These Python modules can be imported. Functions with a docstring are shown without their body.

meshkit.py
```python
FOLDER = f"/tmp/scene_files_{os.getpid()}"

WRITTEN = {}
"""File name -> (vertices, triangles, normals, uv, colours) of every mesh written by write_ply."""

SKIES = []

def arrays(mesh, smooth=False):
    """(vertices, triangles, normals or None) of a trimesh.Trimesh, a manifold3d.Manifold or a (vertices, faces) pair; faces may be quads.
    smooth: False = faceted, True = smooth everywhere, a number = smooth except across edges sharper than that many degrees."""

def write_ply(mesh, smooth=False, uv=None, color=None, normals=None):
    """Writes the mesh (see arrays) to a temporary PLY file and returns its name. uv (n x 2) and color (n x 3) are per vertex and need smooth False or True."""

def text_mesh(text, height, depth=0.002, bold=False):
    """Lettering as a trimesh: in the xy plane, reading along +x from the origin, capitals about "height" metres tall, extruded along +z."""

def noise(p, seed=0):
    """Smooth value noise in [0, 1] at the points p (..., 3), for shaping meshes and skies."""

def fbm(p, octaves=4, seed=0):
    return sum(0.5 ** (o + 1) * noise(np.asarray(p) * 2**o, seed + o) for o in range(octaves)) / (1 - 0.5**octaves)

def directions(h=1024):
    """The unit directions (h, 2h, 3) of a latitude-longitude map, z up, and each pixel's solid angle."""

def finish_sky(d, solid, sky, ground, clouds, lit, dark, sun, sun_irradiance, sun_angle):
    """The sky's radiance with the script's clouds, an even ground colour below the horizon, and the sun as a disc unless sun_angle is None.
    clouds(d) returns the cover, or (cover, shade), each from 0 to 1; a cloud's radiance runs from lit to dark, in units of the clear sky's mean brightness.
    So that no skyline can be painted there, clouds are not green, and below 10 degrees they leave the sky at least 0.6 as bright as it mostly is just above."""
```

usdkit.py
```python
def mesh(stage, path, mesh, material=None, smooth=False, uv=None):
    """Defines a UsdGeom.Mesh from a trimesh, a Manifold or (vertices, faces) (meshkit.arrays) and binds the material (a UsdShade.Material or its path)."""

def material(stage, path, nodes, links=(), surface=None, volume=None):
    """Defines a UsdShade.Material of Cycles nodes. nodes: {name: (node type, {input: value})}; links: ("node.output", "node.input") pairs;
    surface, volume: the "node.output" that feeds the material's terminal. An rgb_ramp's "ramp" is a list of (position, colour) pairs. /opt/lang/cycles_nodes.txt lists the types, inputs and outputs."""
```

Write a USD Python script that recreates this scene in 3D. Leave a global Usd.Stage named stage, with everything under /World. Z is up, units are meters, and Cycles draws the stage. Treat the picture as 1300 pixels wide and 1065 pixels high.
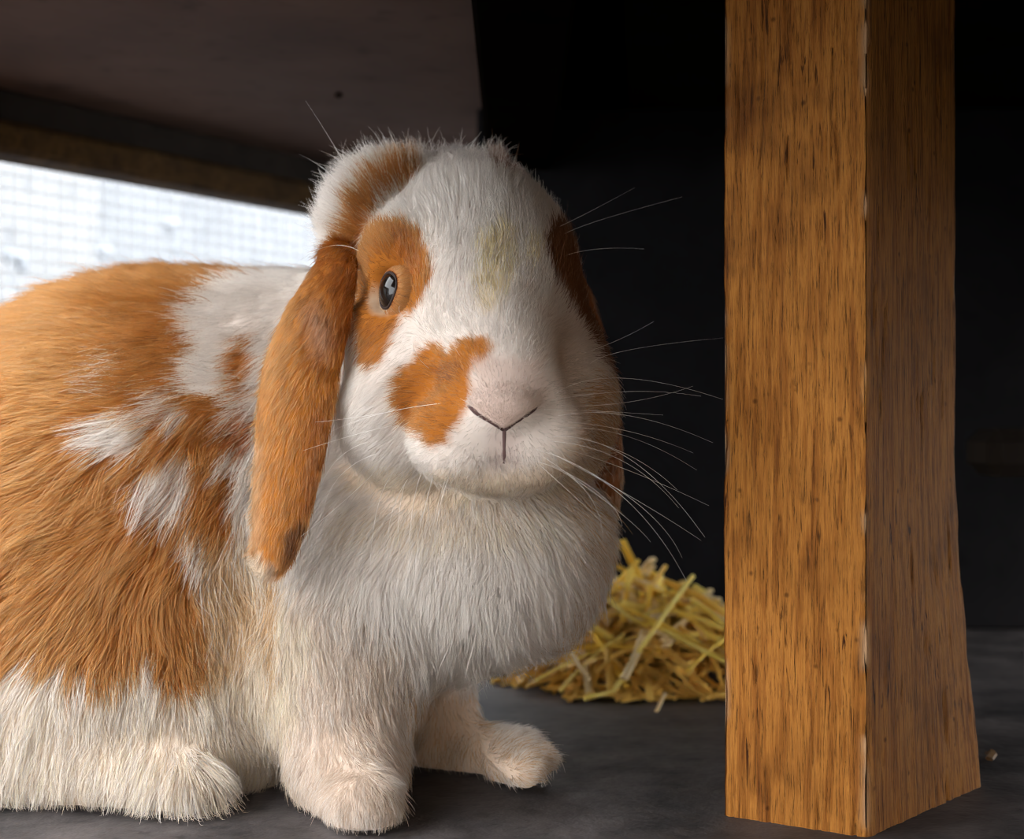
import math
import numpy as np
import trimesh
import usdkit
from meshkit import fbm, noise
from scipy.spatial import cKDTree
from pxr import Usd, UsdGeom, UsdShade, UsdLux, Sdf, Gf, Vt

stage = Usd.Stage.CreateInMemory()
UsdGeom.SetStageUpAxis(stage, 'Z')
UsdGeom.SetStageMetersPerUnit(stage, 1.0)
UsdGeom.Xform.Define(stage, '/World')
UsdGeom.Scope.Define(stage, '/World/Looks')

# ------------------------------------------------------------------ camera, sky, exposure
CAM_Z, K = 0.12, 0.0005            # eye height; metres per pixel per metre of distance (1300 px wide frame)
cam = UsdGeom.Camera.Define(stage, '/World/camera')
cam.CreateHorizontalApertureAttr(36.0)
cam.CreateFocalLengthAttr(36.0 / (1300 * K))
cam.CreateFStopAttr(13.0)
cam.CreateFocusDistanceAttr(0.468)
cam.CreateClippingRangeAttr(Gf.Vec2f(0.02, 100.0))
cam.CreateExposureAttr(0.80)
UsdGeom.Xformable(cam).AddTranslateOp().Set(Gf.Vec3d(0, 0, CAM_Z))
UsdGeom.Xformable(cam).AddRotateXOp().Set(90.0)

sky = UsdLux.DomeLight.Define(stage, '/World/overcast_sky')
sky.CreateIntensityAttr(1.5)
sky.CreateColorAttr(Gf.Vec3f(0.95, 0.975, 1.0))

T = Sdf.ValueTypeNames
FWD = np.array([0.0, 1.0, 0.0])
EYE = np.array([0.0, 0.0, CAM_Z])


def P(px, py, Y):
    """The point at distance Y that the photograph shows at this pixel (used to take sizes off the photograph)."""
    return np.array([(px - 650.0) * K * Y, Y, CAM_Z + (532.5 - py) * K * Y])


def pix(p):
    p = np.asarray(p, float)
    Y = np.maximum(p[..., 1], 0.05)
    return np.stack([p[..., 0] / (K * Y) + 650.0, 532.5 - (p[..., 2] - CAM_Z) / (K * Y)], -1)


# ------------------------------------------------------------------ helpers
used = {}


def numbered(parent, name):
    n = used.setdefault((parent, name), 0)
    used[(parent, name)] += 1
    return f'{parent}/{name}' + (f'_{n:03d}' if n else '')


def tag(prim, label=None, cat=None, group=None, kind=None):
    for k, v in (('label', label), ('category', cat), ('group', group), ('kind', kind)):
        if v:
            prim.SetCustomDataByKey(k, v)
    return prim


def obj(name, mesh, mat, parent=None, smooth=False, colors=None):
    path = numbered(str(parent.GetPath()) if parent else '/World', name)
    m = usdkit.mesh(stage, path, mesh, mat, smooth=smooth)
    if colors is not None:
        UsdGeom.PrimvarsAPI(m).CreatePrimvar('displayColor', T.Color3fArray, 'vertex').Set(Vt.Vec3fArray.FromNumpy(np.asarray(colors, np.float32)))
    return m.GetPrim()


def xform(name, loc=(0, 0, 0)):
    x = UsdGeom.Xform.Define(stage, numbered('/World', name))
    if any(loc):
        x.AddTranslateOp().Set(Gf.Vec3d(*map(float, loc)))
    return x.GetPrim()


def curves(name, pts, widths, mat, parent, colors=None, closed_tip=True):
    """pts (n, k, 3), widths (n, k): one BasisCurves."""
    n, k = pts.shape[:2]
    b = UsdGeom.BasisCurves.Define(stage, numbered(str(parent.GetPath()), name))
    b.CreateTypeAttr('cubic')
    b.CreateBasisAttr('catmullRom')
    b.CreateWrapAttr('pinned')
    b.CreatePointsAttr(Vt.Vec3fArray.FromNumpy(np.ascontiguousarray(pts.reshape(-1, 3), np.float32)))
    b.CreateCurveVertexCountsAttr(Vt.IntArray.FromNumpy(np.full(n, k, np.int32)))
    b.CreateWidthsAttr(Vt.FloatArray.FromNumpy(np.ascontiguousarray(widths.reshape(-1), np.float32)))
    b.SetWidthsInterpolation('vertex')
    if colors is not None:
        UsdGeom.PrimvarsAPI(b).CreatePrimvar('displayColor', T.Color3fArray, 'uniform').Set(Vt.Vec3fArray.FromNumpy(np.asarray(colors, np.float32)))
    UsdShade.MaterialBindingAPI.Apply(b.GetPrim()).Bind(mat)
    return b.GetPrim()


def mat(name, nodes, links, surface):
    return usdkit.material(stage, '/World/Looks/' + name, nodes, links, surface=surface)


def box(x0, x1, y0, y1, z0, z1, bevel=0.0015):
    """A box with chamfered edges."""
    import manifold3d as m3
    b = min(bevel, (x1 - x0) / 3, (y1 - y0) / 3, (z1 - z0) / 3)
    a = [m3.Manifold.cube([x1 - x0 - 2 * b * (i != 0), y1 - y0 - 2 * b * (i != 1), z1 - z0 - 2 * b * (i != 2)]).translate([x0 + b * (i != 0), y0 + b * (i != 1), z0 + b * (i != 2)]) for i in range(3)]
    m = m3.Manifold.batch_hull(a).to_mesh()
    return trimesh.Trimesh(m.vert_properties[:, :3], m.tri_verts)


# ------------------------------------------------------------------ materials
def wood(name, dark, mid, light, axis_scale, rough=0.65, bump=0.4, scale=1.0, stain=None):
    """Sawn wood: stretched noise for grain, fine fibres, darker specks. axis_scale: noise frequency along x, y, z."""
    ax = tuple(a * scale for a in axis_scale)
    nodes = {
        'tc': ('texture_coordinate', {}),
        'map': ('mapping', {'mapping_type': 'point', 'scale': ax}),
        'grain': ('noise_texture', {'scale': 1.0, 'detail': 6.0, 'roughness': 0.62, 'distortion': 0.5}),
        'ramp': ('rgb_ramp', {'ramp': [(0.28, dark), (0.45, mid), (0.56, light), (0.75, mid)]}),
        'map2': ('mapping', {'mapping_type': 'point', 'scale': tuple(a * 4.5 for a in ax)}),
        'fib': ('noise_texture', {'scale': 1.0, 'detail': 4.0, 'roughness': 0.7}),
        'framp': ('rgb_ramp', {'ramp': [(0.34, (0.20, 0.18, 0.16)), (0.44, (0.82, 0.82, 0.82)), (0.52, (1.0, 1.0, 1.0)), (0.70, (1.18, 1.18, 1.18))]}),
        'mul': ('mix', {'mix_type': 'multiply', 'fac': 0.85}),
        'blot': ('noise_texture', {'scale': 22.0, 'detail': 4.0, 'roughness': 0.6}),
        'bramp': ('rgb_ramp', {'ramp': [(0.30, (0.45, 0.40, 0.36)), (0.44, (0.95, 0.95, 0.95)), (0.66, (1.12, 1.13, 1.18))]}),
        'mul2': ('mix', {'mix_type': 'multiply', 'fac': 0.8}),
        'speck': ('voronoi_texture', {'scale': 95.0, 'randomness': 1.0}),
        'sramp': ('rgb_ramp', {'ramp': [(0.035, (0.25, 0.2, 0.17)), (0.10, (1, 1, 1))]}),
        'mul3': ('mix', {'mix_type': 'multiply', 'fac': 0.75}),
        'map4': ('mapping', {'mapping_type': 'point', 'scale': (ax[0] * 1.25, ax[1] * 1.25, ax[2] * 1.9)}),
        'chk': ('noise_texture', {'scale': 1.15, 'detail': 3.5, 'roughness': 0.55, 'distortion': 0.9}),
        'cramp': ('rgb_ramp', {'ramp': [(0.33, (0.16, 0.11, 0.08)), (0.395, (1, 1, 1))]}),
        'where': ('noise_texture', {'scale': 38.0, 'detail': 2.0}),
        'wramp': ('rgb_ramp', {'ramp': [(0.40, (0.05, 0.05, 0.05)), (0.58, (1, 1, 1))]}),
        'mul4': ('mix', {'mix_type': 'multiply'}),
        'hsum': ('math', {'math_type': 'multiply'}),
        'wear': ('attribute', {'attribute': 'displayColor'}),
        'worn': ('mix', {'mix_type': 'mix', 'color2': (0.52, 0.34, 0.20)}),
        'bmp': ('bump', {'strength': bump, 'distance': 0.0018}),
        'p': ('principled_bsdf', {'roughness': rough, 'specular_ior_level': 0.12}),
    }
    links = [('tc.object', 'map.vector'), ('map.vector', 'grain.vector'), ('grain.fac', 'ramp.fac'), ('tc.object', 'map2.vector'), ('map2.vector', 'fib.vector'), ('fib.fac', 'framp.fac'),
             ('ramp.color', 'mul.color1'), ('framp.color', 'mul.color2'), ('tc.object', 'blot.vector'), ('blot.fac', 'bramp.fac'), ('mul.color', 'mul2.color1'), ('bramp.color', 'mul2.color2'),
             ('tc.object', 'speck.vector'), ('speck.distance', 'sramp.fac'), ('mul2.color', 'mul3.color1'), ('sramp.color', 'mul3.color2'),
             ('tc.object', 'map4.vector'), ('map4.vector', 'chk.vector'), ('chk.fac', 'cramp.fac'), ('tc.object', 'where.vector'), ('where.fac', 'wramp.fac'), ('mul3.color', 'mul4.color1'), ('cramp.color', 'mul4.color2'),
             ('wramp.color', 'mul4.fac'), ('cramp.color', 'hsum.value1'), ('fib.fac', 'hsum.value2'), ('mul4.color', 'worn.color1'), ('wear.fac', 'worn.fac'), ('worn.color', 'p.base_color'), ('hsum.value', 'bmp.height'), ('bmp.normal', 'p.normal')]
    return mat(name, nodes, links, 'p.BSDF')


def mottled(name, c1, c2, scale, rough=0.8, bump=0.2, spots=None, stretch=(1, 1, 1), spec=0.3):
    nodes = {
        'tc': ('texture_coordinate', {}),
        'map': ('mapping', {'mapping_type': 'point', 'scale': stretch}),
        'n': ('noise_texture', {'scale': scale, 'detail': 6.0, 'roughness': 0.62}),
        'r': ('rgb_ramp', {'ramp': [(0.32, c1), (0.66, c2)]}),
        'n2': ('noise_texture', {'scale': scale * 5.2, 'detail': 3.0, 'roughness': 0.6}),
        'r2': ('rgb_ramp', {'ramp': [(0.30, spots or (0.6, 0.6, 0.6)), (0.42, (1, 1, 1)), (0.7, (1.1, 1.1, 1.1))]}),
        'm': ('mix', {'mix_type': 'multiply', 'fac': 0.8}),
        'b': ('bump', {'strength': bump, 'distance': 0.001}),
        'p': ('principled_bsdf', {'roughness': rough, 'specular_ior_level': spec}),
    }
    links = [('tc.object', 'map.vector'), ('map.vector', 'n.vector'), ('map.vector', 'n2.vector'), ('n.fac', 'r.fac'), ('n2.fac', 'r2.fac'), ('r.color', 'm.color1'), ('r2.color', 'm.color2'),
             ('m.color', 'p.base_color'), ('n2.fac', 'b.height'), ('b.normal', 'p.normal')]
    return mat(name, nodes, links, 'p.BSDF')


def plain(name, c, rough=0.5, **kw):
    return mat(name, {'p': ('principled_bsdf', {'base_color': c, 'roughness': rough, **kw})}, [], 'p.BSDF')


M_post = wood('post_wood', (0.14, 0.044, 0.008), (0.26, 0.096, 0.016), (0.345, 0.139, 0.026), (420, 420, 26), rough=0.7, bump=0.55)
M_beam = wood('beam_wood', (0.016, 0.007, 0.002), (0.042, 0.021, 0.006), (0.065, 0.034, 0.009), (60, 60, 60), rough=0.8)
M_dark = mottled('dark_stain_and_shade', (0.010, 0.007, 0.005), (0.022, 0.016, 0.012), 14, spec=0.1, spots=(0.5, 0.5, 0.5))
M_black = mottled('shade_and_dirt_black', (0.002, 0.0015, 0.0012), (0.005, 0.004, 0.003), 14, rough=0.95, spots=(0.5, 0.5, 0.5), spec=0.0)  # near-black stands in for missing light on right ceiling and joist; crumb too
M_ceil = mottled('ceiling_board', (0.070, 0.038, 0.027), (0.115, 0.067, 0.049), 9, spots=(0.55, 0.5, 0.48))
M_floor = mottled('floor_mat', (0.010, 0.009, 0.010), (0.082, 0.070, 0.069), 30, rough=0.6, bump=0.6, spots=(0.35, 0.35, 0.38))
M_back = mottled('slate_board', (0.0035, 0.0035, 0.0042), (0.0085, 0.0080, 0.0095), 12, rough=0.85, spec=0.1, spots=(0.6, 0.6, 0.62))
M_bounce = mottled('bounce_cream', (0.66, 0.53, 0.40), (0.84, 0.70, 0.55), 7, rough=0.9, spec=0.1)
M_ground = mottled('gravel_yard', (0.14, 0.135, 0.13), (0.30, 0.29, 0.27), 18, rough=0.95)
M_render = mottled('pale_render', (0.185, 0.191, 0.20), (0.215, 0.219, 0.226), 5.5, rough=0.95, spots=(0.70, 0.72, 0.76))
M_wire = plain('galvanised_wire', (0.62, 0.64, 0.67), 0.5)

# ------------------------------------------------------------------ the hutch
# Plan: the meshed side runs from A along D (away and to the right), the slate partition faces the camera, the post stands front right.
A = np.array([-0.273, 0.84])
D = np.array([0.517, 0.856])
D = D / np.linalg.norm(D)
N = np.array([-D[1], D[0]])       # outwards, away from the rabbit
CEIL = CAM_Z + 0.178
ANG = math.atan2(D[1], D[0])


def along(mesh):
    """A mesh drawn with x along the meshed side (from A), y outwards, z up, brought into place."""
    m = np.eye(4)
    m[:2, 0], m[:2, 1], m[:2, 3] = D, N, A
    mesh.apply_transform(m)
    return mesh


def structure(name, mesh, m, label):
    return tag(obj(name, mesh, m), label, None, None, 'structure')


structure('floor', box(-1.1, 0.75, -0.15, 1.5, -0.03, 0.0), M_floor, 'dark scuffed hutch floor under the rabbit')
structure('ground', box(-6.0, 4.0, -5.0, 6.0, -0.5, -0.45), M_ground, 'grey gravel yard outside the hutch')
CEIL_FRONT = 0.10
from shapely.geometry import Polygon as _Poly
w0, w1 = A + D * ((0.58 - A[1]) / D[1]) + N * 0.025, A + D * 0.80 + N * 0.025  # unseen roof edge, cut back at the left to let skylight in
for q, m, t in (([w0, (-0.17, 0.56), (-0.17, CEIL_FRONT), (0.0, CEIL_FRONT), (0.0, 1.5), w1], M_ceil, 'dim brown board ceiling on the left of the joist'), ([(0.0, CEIL_FRONT), (0.50, CEIL_FRONT), (0.50, 1.5), (0.0, 1.5)], M_black, 'ceiling right of the joist, its shade put into a black colour')):
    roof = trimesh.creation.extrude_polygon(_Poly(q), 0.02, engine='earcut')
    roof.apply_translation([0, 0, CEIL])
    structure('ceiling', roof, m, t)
structure('added_wall_front', box(0.21, 0.48, 0.06, 0.075, -0.02, CEIL + 0.3), M_dark, 'dark front board added out of view to block light from the right')  # added outside the view to keep light off the right side
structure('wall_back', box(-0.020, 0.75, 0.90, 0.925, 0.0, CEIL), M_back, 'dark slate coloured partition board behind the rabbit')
right_wall = trimesh.util.concatenate([box(0.45, 0.48, -0.9, 0.52, -0.45, 0.9), box(0.45, 0.48, 0.52, 0.87, 0.155, 0.9), box(0.45, 0.48, 0.87, 0.90, -0.45, 0.9), box(0.45, 0.48, 0.52, 0.87, -0.45, 0.0)])  # the low gap is made up so daylight reaches the straw
structure('wall_right', right_wall, M_dark, 'dark side wall beyond the post, with a low opening added to light the straw')
structure('added_trim_4', box(-0.014, 0.022, CEIL_FRONT, 0.90, CEIL - 0.036, CEIL, 0.002), M_black, 'added black joist that shades the right of the hutch ceiling')  # added to shade the ceiling; black so it merges with the dark
structure('added_trim_5', box(-0.17, 0.21, CEIL_FRONT - 0.015, CEIL_FRONT, CEIL - 0.092, CEIL + 0.02, 0.002), M_dark, 'dark board added above the opening to shade the top of the post')  # unseen blocker, added to darken the upper post
structure('added_trim_6', box(-0.185, -0.170, CEIL_FRONT, 0.42, CEIL - 0.075, CEIL + 0.02, 0.002), M_dark, 'dark board added out of view at the left to block high light')  # unseen blocker against high light from the left
structure('added_wall_yard', box(-0.42, 3.0, -1.15, -1.05, -0.45, 1.4), M_bounce, 'cream wall added behind the viewer to block and bounce daylight')  # unseen wall added to cut frontal sky and give warm fill
structure('wall_left', along(box(-0.42, 0.70, 0.0, 0.018, 0.0, 0.035)), M_dark, 'low dark kick board under the wire mesh')
structure('wall_end', box(-0.12, 0.75, 1.47, 1.5, 0.0, CEIL), M_dark, 'dark end wall of the far compartment')
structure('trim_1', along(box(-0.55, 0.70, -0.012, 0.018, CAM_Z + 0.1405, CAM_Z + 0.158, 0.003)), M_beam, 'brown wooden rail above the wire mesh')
structure('trim_2', along(box(-0.55, 0.70, 0.004, 0.022, CAM_Z + 0.158, CEIL)), M_dark, 'dark board standing for the shaded recess between rail and ceiling')  # dark strip painting the shadow above the rail
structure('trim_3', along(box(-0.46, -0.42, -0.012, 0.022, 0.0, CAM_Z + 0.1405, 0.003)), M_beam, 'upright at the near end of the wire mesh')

# the yard outside the mesh: a pale rendered wall of panels
wall = xform('wall_outside')
tag(wall, 'pale rendered wall seen washed out through the wire mesh', None, None, 'structure')
rng = np.random.default_rng(3)
M_render2 = mottled('pale_render_grey', (0.162, 0.171, 0.186), (0.192, 0.201, 0.215), 5.5, rough=0.95, spots=(0.70, 0.72, 0.76))
# the break between two panels is seen at pixel column 112
S0 = 1.15                                                    # distance of the wall outside the mesh


def out_t(px):
    """Where the line of sight at pixel column px meets the outside wall, as a length along it."""
    d = np.array([(px - 650) * K, 1.0])
    a = np.array([[d[0], -D[0]], [d[1], -D[1]]])
    return float(np.linalg.solve(a, A + N * S0)[1])


tb = out_t(112)
obj('panel', along(box(tb - 3.0, tb - 0.004, S0 - 0.03, S0 + 0.05, -0.45, 0.66, 0.004)), M_render, wall)
obj('panel', along(box(tb + 0.004, tb + 2.6, S0, S0 + 0.05, -0.45, 0.66, 0.004)), M_render2, wall)
# a bare twig shrub in front of the outside wall
shrub = xform('bare_shrub')
tag(shrub, 'thin bare grey twigs in front of the pale wall outside', 'shrub')
M_twig = plain('twig_bark', (0.26, 0.28, 0.31), 0.9)


def tube(path, radii, sides=6):
    """A swept tube with closed ends."""
    path = np.asarray(path, float)
    n = len(path)
    radii = np.broadcast_to(radii, (n,))
    t = np.gradient(path, axis=0)
    t /= np.linalg.norm(t, axis=1)[:, None]
    up = np.array([0.31, 0.17, 0.93])
    u = np.cross(t, up)
    u /= np.linalg.norm(u, axis=1)[:, None]
    w = np.cross(t, u)
    a = np.linspace(0, 2 * np.pi, sides, endpoint=False)
    v = (path[:, None] + radii[:, None, None] * (np.cos(a)[None, :, None] * u[:, None] + np.sin(a)[None, :, None] * w[:, None])).reshape(-1, 3)
    f = []
    for i in range(n - 1):
        for j in range(sides):
            k = (j + 1) % sides
            p, q, r, s = i * sides + j, i * sides + k, (i + 1) * sides + k, (i + 1) * sides + j
            f += [[p, q, r], [p, r, s]]
    v = np.vstack([v, path[0], path[-1]])
    for j in range(sides):
        k = (j + 1) % sides
        f += [[len(v) - 2, k, j], [len(v) - 1, (n - 1) * sides + j, (n - 1) * sides + k]]
    m = trimesh.Trimesh(v, f, process=False)
    m.fix_normals()
    return m


def out_point(px, py):
    """A point just in front of the outside wall, seen at that pixel."""
    d = np.array([(px - 650) * K, 1.0])
    r = np.linalg.solve(np.array([[d[0], -D[0]], [d[1], -D[1]]]), A + N * (S0 - 0.10))
    return P(px, py, r[0])


for pts in ([(8, 480), (14, 400), (12, 324)], [(32, 470), (30, 390), (28, 334)], [(128, 420), (134, 340), (131, 318)], [(226, 400), (224, 330), (217, 286)]):
    q = np.array([out_point(*p) for p in pts])
    q[0, 2] = -0.45
    s = np.linspace(0, 1, 9)
    x = np.linspace(0, 1, len(q))
    path = np.stack([np.interp(s, x, q[:, i]) for i in range(3)], 1)
    path[1:-1] += rng.normal(0, 0.006, (7, 3))
    obj('twig', tube(path, np.linspace(0.0030, 0.0018, 9)), M_twig, shrub)
    b = trimesh.creation.icosphere(2, 0.0095)
    b.vertices *= [1, 1, 1.4]
    b.vertices += rng.normal(0, 0.0012, b.vertices.shape)
    b.apply_translation(path[-1])
    obj('bud', b, M_twig, shrub, smooth=True)

# wire mesh: every wire a part
mesh_x = xform('wire_mesh')
tag(mesh_x, 'galvanised welded wire mesh with small squares beside the rabbit', 'wire mesh')
STEP, STEP_Z = 0.0112, 0.0078
for i in range(int(1.1 / STEP)):
    x = -0.42 + i * STEP
    obj('wire', along(trimesh.creation.cylinder(0.00028, segment=[[x, 0.021, 0.02], [x, 0.021, CAM_Z + 0.150]], sections=5)), M_wire, mesh_x)
for i in range(int(0.25 / STEP_Z)):
    z = 0.022 + i * STEP_Z
    obj('wire', along(trimesh.creation.cylinder(0.00028, segment=[[-0.43, 0.022, z], [0.69, 0.022, z]], sections=5)), M_wire, mesh_x)

# ------------------------------------------------------------------ the wooden post
def make_post():
    Yr = 0.452
    ridge = P(1101, 532, Yr)[:2]
    los = ridge / np.linalg.norm(ridge)
    side = np.array([los[1], -los[0]])                       # to the right, across the line of sight
    th = math.radians(21)
    fdir = -side * math.cos(th) + los * math.sin(th)          # from the ridge along the front face, to the left
    rdir = side * math.sin(th) + los * math.cos(th)           # from the ridge along the right face, away
    # scale so that the left edge is at pixel 917 and the right edge at 1212
    def width(d, px):
        c = (px - 650) * K
        return (c * ridge[1] - ridge[0]) / (d[0] - c * d[1])
    wf, wr = width(fdir, 917), width(rdir, 1214)
    H, nz = CEIL, 300
    nf, nr, nb = 90, 64, 10
    corners = [ridge + fdir * wf, ridge, ridge + rdir * wr, ridge + rdir * wr + fdir * wf]
    loop, edge = [], []
    for (a, b, n) in ((0, 1, nf), (1, 2, nr), (2, 3, nb), (3, 0, nb)):
        for i in range(n):
            u = i / n
            loop.append(corners[a] * (1 - u) + corners[b] * u)
            edge.append(min(u, 1 - u) * np.linalg.norm(corners[b] - corners[a]))
    loop, edge = np.array(loop), np.array(edge)
    c = loop.mean(0)
    z = np.linspace(0, H, nz)
    n2 = len(loop)
    v = np.zeros((nz, n2, 3))
    v[..., :2] = loop[None]
    v[..., 2] = z[:, None]
    out = np.zeros((n2, 2))
    e = np.roll(loop, -1, 0) - np.roll(loop, 1, 0)
    out = np.stack([e[:, 1], -e[:, 0]], 1)
    out /= np.linalg.norm(out, axis=1)[:, None]
    out *= np.sign((out * (loop - c)).sum(1))[:, None]
    q = v.reshape(-1, 3)
    # cracks and fibres run up the post, tilting a little
    g = np.stack([q[:, 0] * 900 + q[:, 2] * 12, q[:, 1] * 900, q[:, 2] * 40], 1)
    fibre = fbm(g, 3, 5)
    g2 = np.stack([q[:, 0] * 330, q[:, 1] * 330, q[:, 2] * 14], 1)
    slow = fbm(g2, 3, 9)
    crack = np.clip((0.40 - fibre) / 0.15, 0, 1) * np.clip((slow - 0.42) * 5, 0, 1)
    disp = -(0.0011 * crack) + 0.0010 * (slow - 0.5) + 0.0005 * (fibre - 0.5)
    wear = np.clip(1 - np.tile(edge, nz) / 0.0035, 0, 1)       # worn, splintered arrises
    rough = fbm(np.stack([q[:, 0] * 60, q[:, 1] * 60, q[:, 2] * 55], 1), 3, 21)
    disp -= wear ** 2 * (0.0006 + 0.0022 * np.clip(rough - 0.35, 0, 1))
    q[:, :2] += np.tile(out, (nz, 1)) * disp[:, None]
    # the far right arris spreads towards the foot
    far = np.clip(((q[:, :2] - ridge) @ rdir) / wr, 0, 1)
    low = np.clip((0.105 - q[:, 2]) / 0.105, 0, 1)
    q[:, :2] += side[None] * (far * low ** 1.3 * 0.0085)[:, None]
    f = []
    i = np.arange(nz - 1)[:, None] * n2
    j = np.arange(n2)[None]
    k = (j + 1) % n2
    f = np.concatenate([np.stack([i + j, i + k, i + n2 + k], -1).reshape(-1, 3), np.stack([i + j, i + n2 + k, i + n2 + j], -1).reshape(-1, 3)])
    tri = trimesh.Trimesh(q, f, process=False)
    if trimesh.triangles.normals(tri.triangles[:1])[0][0][:2] @ out[0] < 0:
        tri.invert()
    return tri, np.clip(wear ** 2 * 1.2 * np.clip((rough - 0.50) * 6, 0, 1), 0, 0.6)


post_mesh, post_wear = make_post()
post = obj('wooden_post', post_mesh, M_post, smooth=True, colors=np.repeat(post_wear[:, None], 3, 1))
tag(post, 'rough sawn square wooden post with cracked orange brown grain beside the rabbit', 'post')
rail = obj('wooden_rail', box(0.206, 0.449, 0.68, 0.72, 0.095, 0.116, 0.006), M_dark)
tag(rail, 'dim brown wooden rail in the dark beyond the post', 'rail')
crumb = trimesh.creation.icosphere(3, 0.0018)
crumb.vertices *= (0.55 + 0.9 * fbm(crumb.vertices * 700, 2, 2))[:, None] * np.array([1.0, 1.0, 0.8])
crumb.apply_translation([(430 - 650) * K * 0.86, 0.86, CEIL - 0.0010])
tag(obj('dirt_crumb', crumb, M_black), 'small dark crumb of dirt stuck under the brown ceiling', 'dirt')

# ------------------------------------------------------------------ the rabbit: one continuous body from smoothly joined forms
def ell(c, r, rot=None):
    c, r = np.asarray(c, float), np.asarray(r, float)

    def f(p):
        q = p - c
        if rot is not None:
            q = q @ rot
        k = np.linalg.norm(q / r, axis=-1)
        g = np.linalg.norm(q / (r * r), axis=-1)
        return k * (k - 1.0) / np.maximum(g, 1e-6)
    return f


def cap(a, b, ra, rb):
    a, b = np.asarray(a, float), np.asarray(b, float)

    def f(p):
        d = b - a
        t = np.clip(((p - a) @ d) / (d @ d), 0, 1)
        return np.linalg.norm(p - a - t[..., None] * d, axis=-1) - (ra + (rb - ra) * t)
    return f


def smin(a, b, k):
    h = np.clip(0.5 + 0.5 * (b - a) / k, 0, 1)
    return b + (a - b) * h - k * h * (1 - h)


def rotz(deg):
    a = math.radians(deg)
    return np.array([[math.cos(a), -math.sin(a), 0], [math.sin(a), math.cos(a), 0], [0, 0, 1]])


mm = 0.001
NOSE = P(640, 524, 0.428)
# (shape, blending radius)
FORMS = [
    (ell(P(222, 690, 0.585), (0.104, 0.098, 0.0985)), 0.0),                         # trunk
    (ell(P(-20, 740, 0.60), (0.088, 0.085, 0.080)), 0.03),                         # haunch
    (ell(P(110, 905, 0.530), (0.078, 0.048, 0.040)), 0.025),                       # thigh and belly on the floor
    (ell(P(330, 620, 0.575), (0.045, 0.050, 0.060)), 0.03),                        # shoulder
    (cap(P(400, 560, 0.57), P(540, 420, 0.545), 0.046, 0.034), 0.03),              # neck
    (ell(P(600, 712, 0.520), (0.0430, 0.040, 0.0325)), 0.02),                       # dewlap
    (ell(P(480, 720, 0.530), (0.040, 0.036, 0.040)), 0.02),                        # breast
    (ell(P(640, 660, 0.512), (0.030, 0.024, 0.020)), 0.015),
    # near foreleg and paw
    (cap(P(435, 820, 0.505), P(440, 955, 0.490), 0.024, 0.0165), 0.02),
    (cap(P(440, 985, 0.490), P(462, 1024, 0.462), 0.0140, 0.0105), 0.012),
    # far foreleg and paw
    (cap(P(548, 850, 0.550), P(562, 955, 0.548), 0.0145, 0.0125), 0.012),
    (cap(P(566, 955, 0.546), P(660, 958, 0.522), 0.0115, 0.0075), 0.010),
    (cap(P(650, 962, 0.522), P(684, 966, 0.512), 0.0060, 0.0050), 0.006),
    (cap(P(640, 970, 0.516), P(668, 980, 0.502), 0.0060, 0.0050), 0.006),
    # hind foot
    (cap(np.array([-0.22, 0.52, 0.010]), np.array([-0.100, 0.482, 0.008]), 0.013, 0.010), 0.012),
]
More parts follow.
